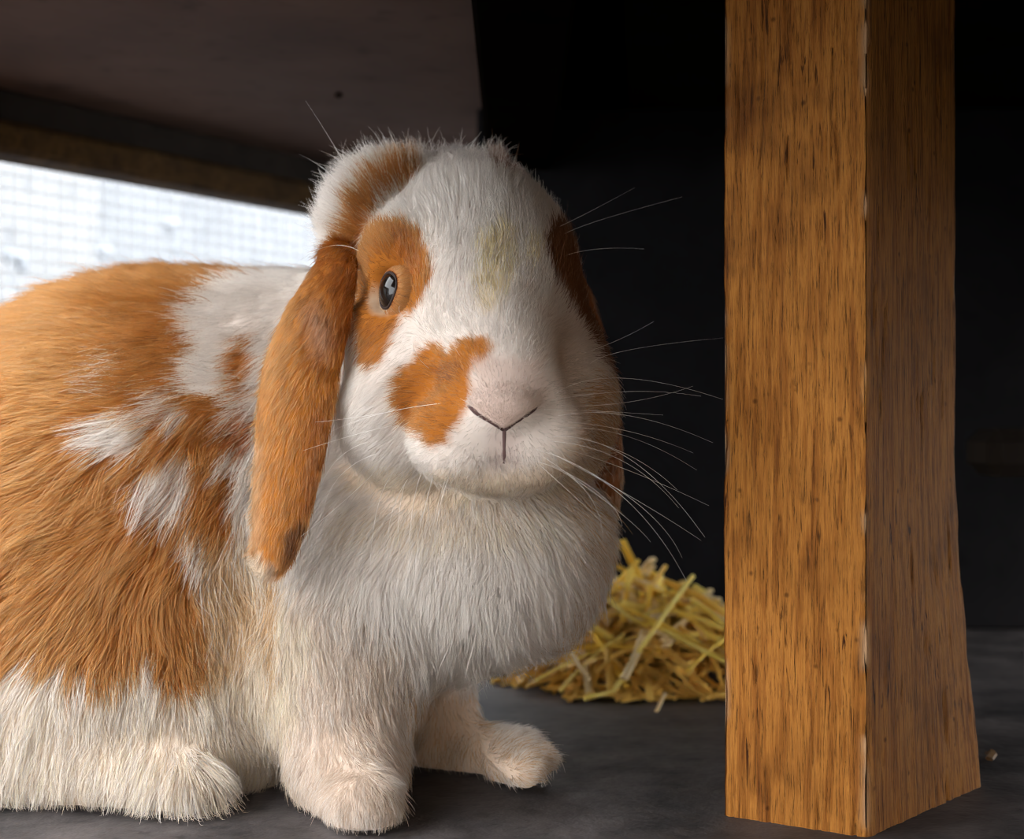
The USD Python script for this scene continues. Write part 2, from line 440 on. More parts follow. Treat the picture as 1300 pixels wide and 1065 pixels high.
HEAD = [
    (ell(P(588, 338, 0.520), (0.0285, 0.037, 0.0275)), 0.0),                       # cranium
    (cap(P(612, 300, 0.505), P(640, 490, 0.455), 0.022, 0.0165), 0.012),           # bridge of the nose
    (ell(P(612, 430, 0.500), (0.032, 0.030, 0.036)), 0.015),
    (ell(P(520, 520, 0.492), (0.0215, 0.026, 0.0225)), 0.014),                     # left cheek
    (ell(P(712, 515, 0.500), (0.0165, 0.026, 0.0245)), 0.014),                     # right cheek
    (ell(P(592, 556, 0.458), (0.0165, 0.0165, 0.0135)), 0.008),                    # whisker pads
    (ell(P(682, 552, 0.459), (0.0150, 0.0165, 0.0130)), 0.008),
    (ell(P(640, 516, 0.4445), (0.0112, 0.0100, 0.0075)), 0.004),                   # nose
    (ell(P(640, 595, 0.466), (0.0130, 0.0140, 0.0070)), 0.008),                    # chin
    (ell(P(505, 325, 0.497), (0.0105, 0.014, 0.0120)), 0.010),                     # brow
    (ell(P(487, 425, 0.497), (0.0120, 0.014, 0.0110)), 0.010),                     # cheekbone
    (ell(P(684, 345, 0.512), (0.0110, 0.016, 0.0140)), 0.012),                     # right brow
    (ell(P(460, 284, 0.530), (0.0110, 0.016, 0.0140)), 0.010),                     # left ear root
    (cap(P(490, 240, 0.535), P(620, 232, 0.545), 0.0070, 0.0060), 0.014),           # ruff over the crown
    (ell(P(674, 305, 0.540), (0.0080, 0.012, 0.0110)), 0.010),                     # right ear root
]
EYE_N = np.array([-0.90, -0.44, 0.08])
EYE_N /= np.linalg.norm(EYE_N)
EYE_AT = P(490, 369, 0.4835)                                   # middle of the lid opening
EYE_R = 0.0083
EYE_C = EYE_AT - EYE_N * 0.0066
EYE2_N, EYE2_AT = np.array([0.93, -0.35, 0.06]) / np.linalg.norm([0.93, -0.35, 0.06]), P(722, 345, 0.507)


def sdf(p):
    p = np.asarray(p, float)
    b = FORMS[0][0](p)
    for f, k in FORMS[1:]:
        b = smin(b, f(p), k)
    h = HEAD[0][0](p)
    for f, k in HEAD[1:]:
        h = smin(h, f(p), k)
    # sockets
    for c, n in ((EYE_AT, EYE_N), (EYE2_AT, EYE2_N)):
        h = -smin(-h, np.linalg.norm(p - (c - n * 0.002), axis=-1) - 0.0068, 0.004)
    d = smin(b, h, 0.010)
    # flat where it rests on the floor
    return np.maximum(d, 0.0015 - p[..., 2])


def grad(p, e=4e-4):
    g = np.stack([sdf(p + np.eye(3)[i] * e) - sdf(p - np.eye(3)[i] * e) for i in range(3)], -1)
    return g / np.maximum(np.linalg.norm(g, axis=-1, keepdims=True), 1e-9)


def surface_nets(lo, hi, h, block=8):
    n = np.ceil((np.asarray(hi) - lo) / (h * block)).astype(int)
    ax = [lo[i] + (np.arange(n[i]) + 0.5) * h * block for i in range(3)]
    cen = np.stack(np.meshgrid(*ax, indexing='ij'), -1)
    dc = sdf(cen.reshape(-1, 3)).reshape(n)
    val = np.repeat(np.repeat(np.repeat(np.where(dc > 0, 1.0, -1.0), block, 0), block, 1), block, 2).astype(np.float32)
    o = (np.stack(np.meshgrid(*[np.arange(block)] * 3, indexing='ij'), -1) + 0.5 - block / 2) * h
    for i, j, k in np.argwhere(np.abs(dc) < h * block * 1.1):
        val[i * block:(i + 1) * block, j * block:(j + 1) * block, k * block:(k + 1) * block] = sdf(cen[i, j, k] + o)
    base = np.asarray(lo) + h / 2
    s = val < 0
    c8 = [s[a:a + s.shape[0] - 1, b:b + s.shape[1] - 1, c:c + s.shape[2] - 1] for a in (0, 1) for b in (0, 1) for c in (0, 1)]
    tot = sum(x.astype(np.int8) for x in c8)
    act = (tot > 0) & (tot < 8)
    idx = -np.ones(act.shape, np.int64)
    cells = np.argwhere(act)
    idx[act] = np.arange(len(cells))
    acc, cnt = np.zeros((len(cells), 3)), np.zeros(len(cells))
    corners = np.array([(a, b, c) for a in (0, 1) for b in (0, 1) for c in (0, 1)])
    for a in range(8):
        for b in range(a + 1, 8):
            if np.abs(corners[a] - corners[b]).sum() != 1:
                continue
            va, vb = val[tuple((cells + corners[a]).T)], val[tuple((cells + corners[b]).T)]
            m = (va < 0) != (vb < 0)
            t = va[m] / (va[m] - vb[m])
            acc[m] += corners[a] + t[:, None] * (corners[b] - corners[a])
            cnt[m] += 1
    v = base + (cells + acc / cnt[:, None]) * h
    faces = []
    for d in range(3):
        e = np.eye(3, dtype=int)[d]
        s0 = s[:-1, :-1, :-1]
        s1 = s[e[0]:s.shape[0] - 1 + e[0], e[1]:s.shape[1] - 1 + e[1], e[2]:s.shape[2] - 1 + e[2]]
        cross = np.argwhere(s0 != s1)
        u, w = np.eye(3, dtype=int)[(d + 1) % 3], np.eye(3, dtype=int)[(d + 2) % 3]
        cross = cross[(cross[:, (d + 1) % 3] > 0) & (cross[:, (d + 2) % 3] > 0)]
        q = np.stack([idx[tuple((cross - x).T)] for x in (0 * u, u, u + w, w)], 1)
        flip = ~s0[tuple(cross.T)]
        q[flip] = q[flip][:, ::-1]
        q = q[(q >= 0).all(1)]
        faces += [q[:, [0, 1, 2]], q[:, [0, 2, 3]]]
    return trimesh.Trimesh(v, np.concatenate(faces), process=False)


body_mesh = surface_nets(np.array([-0.30, 0.40, -0.002]), np.array([0.10, 0.72, 0.235]), 0.002)
v = body_mesh.vertices.view(np.ndarray).copy()
for _ in range(2):
    v -= grad(v) * sdf(v)[:, None] * 0.9
body_mesh = trimesh.Trimesh(v, body_mesh.faces, process=False)
body_mesh.fix_normals()

# ------------------------------------------------------------------ coat colours: patches of the animal, some deepened by painted shade, drawn over its left side and face
WHITE, CREAM, TAN = np.array([0.87, 0.825, 0.785]), np.array([0.84, 0.72, 0.56]), np.array([0.66, 0.43, 0.22])
ORANGE, DEEP, BROWN, YELLOW = np.array([0.49, 0.185, 0.035]), np.array([0.42, 0.13, 0.03]), np.array([0.22, 0.085, 0.035]), np.array([0.84, 0.70, 0.38])
ASH = np.array([0.66, 0.60, 0.57])
# (polygon in photograph pixels, colour, strength, feather px, edge noise px)
PATCHES = [
    ([(420, 640), (700, 640), (690, 590), (760, 520), (790, 480), (790, 640), (720, 700), (420, 700)], CREAM, 0.45, 30, 20),
    ([(430, 590), (520, 600), (640, 600), (745, 575), (785, 500), (790, 600), (700, 640), (520, 650), (440, 620)], CREAM, 0.75, 16, 12),
    ([(700, 620), (800, 560), (800, 800), (720, 870), (600, 890), (680, 820), (740, 740)], TAN, 0.35, 40, 30),
    ([(330, 720), (520, 830), (520, 1060), (330, 1060)], np.array([0.72, 0.59, 0.48]), 0.7, 40, 30),  # tan of the near leg, darkened further in place of shade
    ([(-300, 870), (360, 850), (360, 1070), (-300, 1070)], CREAM, 0.5, 30, 40),
    ([(300, 620), (345, 720), (400, 820), (360, 960), (250, 880), (280, 760)], CREAM, 0.75, 25, 30),
    ([(330, 730), (350, 730), (352, 860), (335, 880)], TAN, 0.7, 14, 10),
    ([(515, 880), (620, 870), (640, 930), (710, 940), (710, 1000), (515, 1000)], TAN, 0.45, 20, 10),  # tan that paints the far leg's shade into the coat
    # saddle over back and flank
    ([(-600, 500), (-300, 420), (0, 385), (60, 350), (150, 325), (210, 310), (330, 300), (352, 318), (345, 333), (300, 342), (262, 354), (235, 378), (222, 402), (236, 430), (232, 462), (226, 492),
      (262, 502), (282, 520), (290, 560), (280, 600), (305, 640), (300, 680), (290, 700), (262, 720), (262, 760), (280, 800), (272, 840), (262, 872), (210, 884), (182, 852), (150, 876), (95, 888),
      (80, 852), (20, 852), (0, 858), (-100, 872), (-300, 880), (-600, 850)], ORANGE, 1.0, 8, 22),
    ([(255, 690), (300, 690), (330, 760), (320, 850), (262, 870), (250, 780)], TAN, 0.75, 22, 30),
    ([(105, 530), (150, 522), (185, 535), (172, 560), (182, 578), (140, 585), (98, 562)], WHITE, 0.95, 9, 16),
    ([(178, 488), (205, 492), (236, 530), (214, 552), (178, 520)], WHITE, 0.72, 9, 16),
    ([(172, 608), (200, 585), (232, 590), (244, 612), (238, 648), (214, 672), (180, 655), (165, 632)], WHITE, 0.78, 12, 18),
    ([(120, 440), (138, 432), (150, 470), (128, 500), (112, 505)], WHITE, 0.35, 14, 14),
    ([(222, 668), (250, 682), (266, 722), (248, 742), (232, 710)], WHITE, 0.7, 9, 12),
    ([(90, 862), (112, 858), (110, 888), (92, 888)], WHITE, 0.8, 6, 6),
    ([(285, 450), (296, 430), (318, 424), (324, 460), (318, 500), (305, 512), (283, 492)], ORANGE, 0.95, 8, 12),
    ([(304, 470), (330, 468), (330, 560), (310, 560)], ASH, 0.5, 10, 12),
    ([(288, 536), (300, 520), (316, 518), (318, 562), (306, 582), (286, 562)], DEEP, 0.85, 9, 12),
    # head: band in front of the ear root
    ([(428, 325), (424, 290), (436, 250), (462, 218), (496, 200), (530, 196), (536, 212), (506, 222), (480, 244), (468, 268), (478, 300), (448, 335)], ORANGE, 0.92, 8, 8),
    ([(620, 186), (662, 195), (668, 216), (618, 212)], BROWN, 0.7, 8, 6),
    ([(535, 190), (620, 186), (622, 212), (540, 210), (535, 160), (640, 160)], ASH, 0.7, 10, 8),
    # eye patch
    ([(443, 318), (456, 292), (478, 276), (505, 276), (530, 292), (543, 308), (549, 338), (546, 362), (536, 384), (522, 396), (508, 400), (500, 426), (484, 458), (466, 472), (452, 458), (447, 420), (444, 380)], ORANGE, 1.0, 6, 8),
    ([(490, 285), (515, 290), (535, 312), (540, 345), (520, 350), (502, 325)], DEEP, 0.55, 12, 8),
    ([(468, 374), (476, 362), (484, 384), (498, 396), (490, 402), (472, 396)], CREAM, 0.7, 5, 4),
    # nose patch
    ([(494, 512), (500, 480), (522, 452), (545, 436), (568, 442), (590, 434), (614, 426), (626, 432), (618, 452), (604, 464), (600, 484), (602, 504), (592, 518), (578, 534), (566, 562), (550, 568),
      (530, 556), (510, 538)], ORANGE, 1.0, 7, 10),
    ([(545, 468), (580, 452), (592, 462), (578, 484), (555, 492)], BROWN, 0.55, 14, 8),
    # right side of the face: eye patch, its brown deepened to paint shade
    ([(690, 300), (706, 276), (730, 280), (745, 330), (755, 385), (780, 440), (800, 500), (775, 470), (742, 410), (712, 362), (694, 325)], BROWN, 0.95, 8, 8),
    ([(738, 480), (790, 470), (796, 560), (750, 590)], TAN, 0.6, 18, 12),
    # yellow stains, pinkish nose tone, greyish tone below it
    ([(600, 350), (612, 300), (640, 272), (662, 290), (654, 330), (642, 374), (612, 392)], YELLOW, 0.65, 20, 16),
    ([(670, 300), (688, 300), (690, 330), (672, 340)], YELLOW, 0.55, 12, 10),
    ([(602, 455), (690, 455), (694, 510), (640, 545), (596, 512)], np.array([0.74, 0.60, 0.54]), 0.7, 12, 6),
    ([(618, 548), (662, 548), (660, 592), (620, 592)], np.array([0.62, 0.52, 0.49]), 0.6, 12, 8),
]


def poly_dist(q, poly):
    """Signed distance in pixels, positive inside."""
    poly = np.asarray(poly, float)
    d, inside = np.full(len(q), 1e9), np.zeros(len(q), bool)
    for a, b in zip(poly, np.roll(poly, -1, 0)):
        e = b - a
        t = np.clip(((q - a) @ e) / (e @ e), 0, 1)
        d = np.minimum(d, np.hypot(*(q - a - t[:, None] * e).T))
        c = (a[1] > q[:, 1]) != (b[1] > q[:, 1])
        with np.errstate(divide='ignore', invalid='ignore'):
            inside ^= c & (q[:, 0] < (b[0] - a[0]) * (q[:, 1] - a[1]) / (b[1] - a[1]) + a[0])
    return np.where(inside, d, -d)


def coat(p, n, rand=None):
    """The coat's colour at points p whose skin faces n. rand: one random number per strand decides mixed borders."""
    q = pix(p)
    col = np.tile(WHITE, (len(p), 1))
    w1, w2 = fbm(p * 160, 3, 3) - 0.5, fbm(p * 420, 2, 4) - 0.5
    for poly, c, s, feather, wob in PATCHES:
        lo, hi = np.min(poly, 0) - 40, np.max(poly, 0) + 40
        m = np.flatnonzero(((q > lo) & (q < hi)).all(1))
        if not len(m):
            continue
        d = poly_dist(q[m], poly) + wob * (1.7 * w1[m] + 1.4 * w2[m])
        a = np.clip(0.5 + d / (feather + 4), 0, 1) * s
        if rand is not None:
            a = np.clip((a - rand[m]) * 3.0 + a, 0, 1)
        col[m] += (c - col[m]) * a[:, None]
    # the side turned away: a saddle on the back, the rest white
    view = (p - EYE) / np.linalg.norm(p - EYE, axis=1)[:, None]
    away = np.clip(((n * view).sum(1) - 0.05) / 0.2, 0, 1)
    sad = np.clip(0.5 + (p[:, 2] - 0.055 + 0.03 * w1) / 0.02, 0, 1) * np.clip(0.5 + (-0.075 - p[:, 0] + 0.05 * w1) / 0.02, 0, 1)
    back = WHITE + (ORANGE - WHITE) * sad[:, None]
    return col + (back - col) * away[:, None]


# ------------------------------------------------------------------ how the coat lies: marks with direction, length, width
# at (px, py, Y), tips lie towards (dx right, dy down in the picture, dz towards the viewer); None: away from the nose
FLOW = [
    # px, py, Y, dir, length mm, lift, width um, clump
    (640, 500, 0.430, None, 2.0, 0.30, 100, 0.1), (600, 545, 0.445, None, 3.0, 0.35, 110, 0.15), (680, 545, 0.445, None, 3.0, 0.35, 110, 0.15), (640, 600, 0.455, (0, 1, 0), 3.0, 0.4, 110, 0.15),
    (560, 500, 0.455, None, 4.5, 0.40, 120, 0.25), (720, 500, 0.465, None, 5.5, 0.40, 120, 0.2), (630, 430, 0.455, None, 4.0, 0.35, 115, 0.2),
    (520, 560, 0.475, (-0.7, 0.7, 0), 6.5, 0.40, 120, 0.25), (440, 540, 0.490, (-0.6, 0.75, 0), 7.0, 0.40, 120, 0.3), (480, 620, 0.485, (-0.4, 0.9, 0), 7.0, 0.4, 120, 0.3),
    (590, 625, 0.470, (-0.2, 1, 0), 5.5, 0.4, 120, 0.3), (740, 590, 0.480, (0.6, 0.7, 0), 6.5, 0.4, 120, 0.25), (770, 520, 0.490, (1, 0.3, 0), 6.5, 0.4, 120, 0.2),
    (620, 360, 0.475, (0.0, -1, 0), 6.5, 0.42, 120, 0.3), (600, 280, 0.490, (0.0, -1, 0), 9.0, 0.52, 125, 0.35), (680, 280, 0.500, (0.5, -0.9, 0), 6.0, 0.45, 120, 0.35), (720, 380, 0.490, (0.8, -0.5, 0), 6, 0.42, 120, 0.3),
    (545, 250, 0.500, (-0.2, -1, 0), 9.0, 0.52, 120, 0.3), (515, 320, 0.484, (-0.15, -1, 0), 5.0, 0.34, 115, 0.3), (535, 380, 0.476, (0.0, -1, 0), 4.0, 0.3, 115, 0.25), (470, 345, 0.492, (-0.8, -0.5, 0), 5.5, 0.38, 115, 0.3),
    (475, 430, 0.487, (-0.5, 0.8, 0), 4.5, 0.32, 115, 0.3), (455, 400, 0.492, (-0.9, 0.5, 0), 5.5, 0.36, 115, 0.3), (512, 408, 0.480, (-0.2, 0.9, 0), 3.0, 0.28, 110, 0.25),
    (430, 270, 0.522, (-0.9, -0.5, 0), 13.0, 0.55, 125, 0.45), (470, 215, 0.528, (-0.4, -1, 0), 12.0, 0.55, 125, 0.45), (475, 270, 0.510, (-0.7, -0.6, 0), 7, 0.4, 120, 0.35), (540, 205, 0.535, (0, -1, 0), 12.0, 0.6, 120, 0.4),
    (600, 205, 0.545, (0.05, -1, 0), 11.0, 0.7, 125, 0.5), (655, 220, 0.545, (0.3, -1, 0), 9.0, 0.6, 125, 0.45), (420, 320, 0.525, (-0.9, 0.1, 0), 9.0, 0.45, 125, 0.4),
    # dewlap and breast
    (590, 680, 0.478, (0.0, 1, 0), 14, 0.28, 150, 0.45), (480, 690, 0.495, (-0.35, 1, 0), 14, 0.28, 150, 0.45), (700, 690, 0.485, (0.45, 0.9, 0), 13, 0.30, 140, 0.35), (590, 790, 0.482, (0.05, 1, 0), 18, 0.30, 160, 0.6),
    (700, 790, 0.495, (0.45, 1, 0), 16, 0.32, 150, 0.5), (480, 800, 0.500, (-0.1, 1, 0), 17, 0.30, 160, 0.6), (590, 860, 0.500, (0.1, 1, 0), 17, 0.4, 160, 0.6), (770, 680, 0.510, (0.7, 0.8, 0), 11, 0.4, 130, 0.3),
    (400, 680, 0.52, (-0.25, 1, 0), 12, 0.3, 140, 0.4), (560, 640, 0.485, (0, 1, 0), 8, 0.25, 130, 0.3),
    # forelegs
    (430, 880, 0.475, (0.15, 1, 0), 11, 0.30, 130, 0.4), (450, 970, 0.470, (0.1, 1, 0), 8, 0.30, 125, 0.35), (460, 1010, 0.455, (0.1, 1, 0.4), 7, 0.32, 120, 0.3), (560, 930, 0.53, (0, 1, 0), 7, 0.30, 120, 0.3), (640, 955, 0.515, (1, 0.3, 0), 7, 0.32, 120, 0.3), (680, 965, 0.505, (1, 0.3, 0), 6, 0.32, 120, 0.3), (380, 800, 0.50, (0.1, 1, 0), 12, 0.3, 140, 0.45),
    # shoulder and flank
    (340, 420, 0.530, (-0.5, 0.8, 0), 13, 0.35, 140, 0.35), (260, 400, 0.520, (-0.8, 0.5, 0), 15, 0.38, 150, 0.4), (330, 335, 0.570, (-0.6, -0.5, 0), 15, 0.5, 150, 0.45), (200, 345, 0.570, (-0.9, -0.25, 0), 17, 0.5, 160, 0.5),
    (60, 390, 0.560, (-0.95, -0.1, 0), 19, 0.45, 165, 0.5), (100, 470, 0.510, (-1.0, 0.25, 0), 20, 0.36, 170, 0.6), (220, 470, 0.500, (-0.9, 0.5, 0), 18, 0.4, 165, 0.6), (280, 560, 0.495, (-0.5, 0.8, 0), 16, 0.42, 160, 0.65),
    (20, 560, 0.500, (-0.95, 0.5, 0), 20, 0.36, 175, 0.7), (140, 600, 0.485, (-0.8, 0.6, 0), 19, 0.4, 170, 0.7), (230, 640, 0.485, (-0.4, 0.9, 0), 17, 0.42, 165, 0.7), (40, 680, 0.480, (-0.75, 0.75, 0), 20, 0.40, 175, 0.75),
    (150, 740, 0.475, (-0.35, 0.95, 0), 20, 0.42, 170, 0.75), (250, 760, 0.480, (0.15, 1, 0), 19, 0.40, 165, 0.7), (60, 800, 0.475, (-0.6, 0.85, 0), 20, 0.40, 170, 0.7), (200, 830, 0.475, (-0.1, 1, 0), 18, 0.38, 165, 0.7),
    (320, 700, 0.500, (0.05, 1, 0), 15, 0.35, 150, 0.55), (310, 820, 0.495, (0.1, 1, 0), 15, 0.32, 150, 0.55), (60, 920, 0.472, (-0.15, 1, 0), 15, 0.30, 150, 0.5), (200, 930, 0.480, (0.0, 1, 0), 15, 0.30, 150, 0.5), (100, 1000, 0.47, (0, 1, 0), 9, 0.3, 140, 0.4),
    # far side, only in outline
    (300, 400, 0.66, (-0.9, 0.3, -0.3), 16, 0.4, 160, 0.5), (100, 600, 0.70, (-0.9, 0.5, 0), 18, 0.4, 160, 0.5), (560, 560, 0.58, (0.3, 0.8, 0), 12, 0.4, 140, 0.4),
]
F_POS = np.array([P(*f[:3]) for f in FLOW])
F_DIR = []
for (fpx, fpy, fY, d, *_), fp in zip(FLOW, F_POS):
    g = (fp - NOSE) if d is None else np.array([d[0], -d[2], -d[1]], float)
    F_DIR.append(g / (np.linalg.norm(g) + 1e-9))
F_DIR = np.array(F_DIR)
F_VAL = np.array([f[4:8] for f in FLOW], float)


def comb(p):
    """(direction, length, lift, width, clump) of the coat at points p."""
    tree = cKDTree(F_POS)
    d, i = tree.query(p, k=7)
    w = np.exp(-(d / 0.014) ** 2) + 1e-3 / (1 + (d / 0.01) ** 3)
    w /= w.sum(1, keepdims=True)
    g = (F_DIR[i] * w[..., None]).sum(1)
    return g / np.maximum(np.linalg.norm(g, axis=1, keepdims=True), 1e-6), (F_VAL[i] * w[..., None]).sum(1)


def unit(a):
    return a / np.maximum(np.linalg.norm(a, axis=-1, keepdims=True), 1e-9)


def grow(roots, normals, direction, length, lift, width, clump, seed, steps=5, clump_of=28, wild=0.20, droop=0.0):
    """Strands as (n, steps, 3) and widths (n, steps). clump: how far tips gather into locks."""
    r = np.random.default_rng(seed)
    n = len(roots)
    sway = np.stack([fbm(roots * 130, 2, 40 + k) - 0.5 for k in range(3)], 1) * 1.3 + np.stack([fbm(roots * 45, 2, 50 + k) - 0.5 for k in range(3)], 1) * 0.9
    g = direction + sway * (0.25 + 0.9 * clump[:, None])
    g -= normals * (g * normals).sum(1, keepdims=True)
    g = unit(g)
    g = unit(g + normals * lift[:, None] + r.normal(0, wild, (n, 3)))
    L = length * r.uniform(0.62, 1.12, n) * np.where(r.uniform(size=n) < 0.05, 1.45, 1.0)
    t = np.linspace(0, 1, steps)
    bend = unit(g - normals * (g * normals).sum(1, keepdims=True))
    lower = np.array([0, 0, -1.0]) * droop
    pts = roots[:, None] - normals[:, None] * 0.0006 + L[:, None, None] * (g[:, None] * t[None, :, None] + (0.28 * (bend - g) - 0.05 * normals + lower)[:, None] * (t ** 2)[None, :, None])
    pts += (r.normal(0, 0.035, (n, 1, 3)) * (t ** 2)[None, :, None] + r.normal(0, 0.02, (n, 1, 3)) * np.sin(t * 5)[None, :, None]) * L[:, None, None]
    seeds = r.choice(n, max(1, n // clump_of), replace=False)
    k = cKDTree(roots[seeds]).query(roots)[1]
    pull = (clump * r.uniform(0.45, 1.1, n))[:, None, None] * (t ** 1.3)[None, :, None]
    pts += (pts[seeds][k] - pts) * np.clip(pull, 0, 0.92)
    w = width[:, None] * np.interp(t, [0, 0.5, 1.0], [1.0, 0.85, 0.18])[None] * r.uniform(0.75, 1.2, (n, 1))
    return pts, w


def tint(col, roots, seed, amount=0.17):
    r = np.random.default_rng(seed)
    n = len(col)
    k = r.normal(1.0, amount, (n, 1)) + 0.8 * (fbm(roots * 240, 2, 77) - 0.5)[:, None]
    sat = (col.max(1) - col.min(1))[:, None]
    pale = np.clip(r.normal(0, 0.5, (n, 1)), 0, 1) * 0.20 * (sat > 0.25)            # a few pale straw coloured hairs among the orange ones
    c = col * np.clip(np.where(sat > 0.25, k, 1 + (k - 1) * 0.35), 0.45, 1.25)
    c = c + (np.array([0.78, 0.52, 0.27]) - c) * pale
    return np.clip(c, 0.01, 0.93)


def fur_material(name, hair=0.45):
    return mat(name, {'a': ('attribute', {'attribute': 'displayColor'}), 'i': ('hair_info', {}),
                      'r': ('rgb_ramp', {'ramp': [(0.0, (0.74, 0.70, 0.66)), (0.6, (1, 1, 1)), (1.0, (1.06, 1.06, 1.06))]}), 'm': ('mix', {'mix_type': 'multiply', 'fac': 1.0}),  # darker roots and paler tips paint depth between the locks
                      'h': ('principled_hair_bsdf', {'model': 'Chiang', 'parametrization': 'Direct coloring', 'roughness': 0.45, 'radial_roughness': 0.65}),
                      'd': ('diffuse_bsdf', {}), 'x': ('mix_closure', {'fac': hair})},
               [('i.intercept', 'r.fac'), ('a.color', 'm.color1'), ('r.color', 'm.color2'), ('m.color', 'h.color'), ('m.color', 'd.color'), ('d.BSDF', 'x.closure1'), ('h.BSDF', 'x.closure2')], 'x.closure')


M_fur = fur_material('fur')
M_skin = mat('coat_ground', {'a': ('attribute', {'attribute': 'displayColor'}), 'd': ('diffuse_bsdf', {'roughness': 0.6})}, [('a.color', 'd.color')], 'd.BSDF')

rabbit = xform('rabbit')
tag(rabbit, 'orange and white lop-eared rabbit sitting turned towards the viewer', 'rabbit')
vn = grad(body_mesh.vertices.view(np.ndarray))
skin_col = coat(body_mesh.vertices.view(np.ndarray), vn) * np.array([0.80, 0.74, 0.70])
body = obj('body', body_mesh, M_skin, rabbit, smooth=True, colors=np.clip(skin_col, 0.02, 0.9))

N_STRANDS = dict(head_fur=130000, chest_fur=55000, coat_fur=140000, leg_fur=32000)
cand, face = trimesh.sample.sample_surface(body_mesh, 900000, seed=11)
cand = np.asarray(cand)
nrm = unit(vn[body_mesh.faces[face]].mean(1))
view = unit(cand - EYE)
facing = -(nrm * view).sum(1)
rr = np.random.default_rng(5)
keep = rr.uniform(size=len(cand)) < np.where(facing > -0.25, 1.0, 0.22)
keep &= (cand[:, 2] > 0.004)
for c in (EYE_AT, EYE2_AT):
    keep &= np.linalg.norm(cand - c, axis=1) > 0.0049
cand, nrm = cand[keep], nrm[keep]
hd = HEAD[0][0](cand)
for f, k in HEAD[1:]:
    hd = smin(hd, f(cand), k)
legd = np.minimum.reduce([FORMS[i][0](cand) for i in (8, 9, 10, 11, 12)])
chd = np.minimum.reduce([FORMS[i][0](cand) for i in (5, 6, 7)])
bdd = np.minimum.reduce([FORMS[i][0](cand) for i in (0, 1, 2, 3, 4)])
which = np.argmin(np.stack([hd, chd, bdd, legd]), 0)
for gi, name in enumerate(('head_fur', 'chest_fur', 'coat_fur', 'leg_fur')):
    m = np.flatnonzero(which == gi)
    m = rr.choice(m, min(len(m), N_STRANDS[name]), replace=False)
    p, n = cand[m], nrm[m]
    g, val = comb(p)
    length, lift, width, clump = val[:, 0] * mm, val[:, 1], val[:, 2] * 1e-6, val[:, 3]
    near_eye = np.minimum(np.linalg.norm(p - EYE_AT, axis=1), np.linalg.norm(p - EYE2_AT, axis=1))
    s = np.clip((near_eye - 0.005) / 0.006, 0.42, 1)
    if name == 'head_fur':
        length, width = length * 1.25, width * 1.3
    else:
        width = width * 1.3
    length = length * np.clip((p[:, 2] + 0.002) / 0.012, 0.40, 1)
    length, lift = length * s, lift * np.clip(s, 0.45, 1)
    pts, w = grow(p, n, g, length, lift, width, clump, 100 + gi)
    pts[..., 2] = np.maximum(pts[..., 2], 0.0006)
    mid = pts[:, 2]
    col = tint(coat(mid, n, rr.uniform(size=len(m))), p, 200 + gi)
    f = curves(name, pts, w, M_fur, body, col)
    tag(f, kind='stuff')

# ------------------------------------------------------------------ ears
def make_ear(line, widths, thick, out_dirs, seed, colour, n_fur, hollow=0.0):
    """A hanging ear: a flattened sweep. line: points; widths: half widths (m); out_dirs: the way the outer face looks."""
    line, widths = np.asarray(line, float), np.asarray(widths, float)
    k = np.linspace(0, 1, 48)
    s = np.linspace(0, 1, len(line))
    from scipy.interpolate import PchipInterpolator
    c = PchipInterpolator(s, line)(k)
    hw = PchipInterpolator(s, widths)(k) * np.sqrt(np.clip(1 - np.clip((k - 0.93) / 0.07, 0, 1) ** 2 * 0.985, 0.015, 1))
    th = np.interp(k, [0, 0.5, 0.93, 1], [thick * 1.3, thick, thick * 0.7, thick * 0.15])
    od = unit(PchipInterpolator(s, np.asarray(out_dirs, float))(k))
    t = unit(np.gradient(c, axis=0))
    o = unit(od - t * (od * t).sum(1, keepdims=True))
    sd = np.cross(t, o)
    a = np.linspace(0, 2 * np.pi, 36, endpoint=False)
    ca, sa = np.sign(np.cos(a)) * np.abs(np.cos(a)) ** 0.9, np.sin(a)
    v = c[:, None] + sd[:, None] * (hw[:, None] * ca[None])[..., None] + o[:, None] * (th[:, None] * sa[None] - 0.28 * hw[:, None] * (ca ** 2)[None])[..., None]
    v = v.reshape(-1, 3)
    v = np.vstack([v, c[0], c[-1] + t[-1] * 0.0005])
    f = []
    m = 36
    for i in range(47):
        for j in range(m):
            q = (j + 1) % m
            f += [[i * m + j, (i + 1) * m + j, (i + 1) * m + q], [i * m + j, (i + 1) * m + q, i * m + q]]
    for j in range(m):
        q = (j + 1) % m
        f += [[len(v) - 2, j, q], [len(v) - 1, 47 * m + q, 47 * m + j]]
    mesh = trimesh.Trimesh(v, f, process=False)
    mesh.fix_normals()
    if mesh.volume < 0:
        mesh.invert()
    vnn = np.array(mesh.vertex_normals)
    e = obj('ear', mesh, M_skin, rabbit, smooth=True, colors=colour(mesh.vertices.view(np.ndarray)) * 0.8)
    p, fi = trimesh.sample.sample_surface(mesh, n_fur, seed=seed)
    p = np.asarray(p)
    n = unit(vnn[mesh.faces[fi]].mean(1))
    r = np.random.default_rng(seed)
    idx = cKDTree(c).query(p)[1]
    across = ((p - c[idx]) * sd[idx]).sum(1) / np.maximum(hw[idx], 1e-4)
    g = t[idx] + sd[idx] * (across * 0.35)[:, None] + np.array([-0.35, 0, -0.1])
    pts, w = grow(p, n, g, np.full(len(p), 6.5 * mm), np.full(len(p), 0.24), np.full(len(p), 150e-6), np.full(len(p), 0.5), seed + 1, clump_of=22, wild=0.13)
    tag(curves('ear_fur', pts, w, M_fur, e, tint(colour(pts[:, 2]), p, seed + 2)), kind='stuff')
    return e


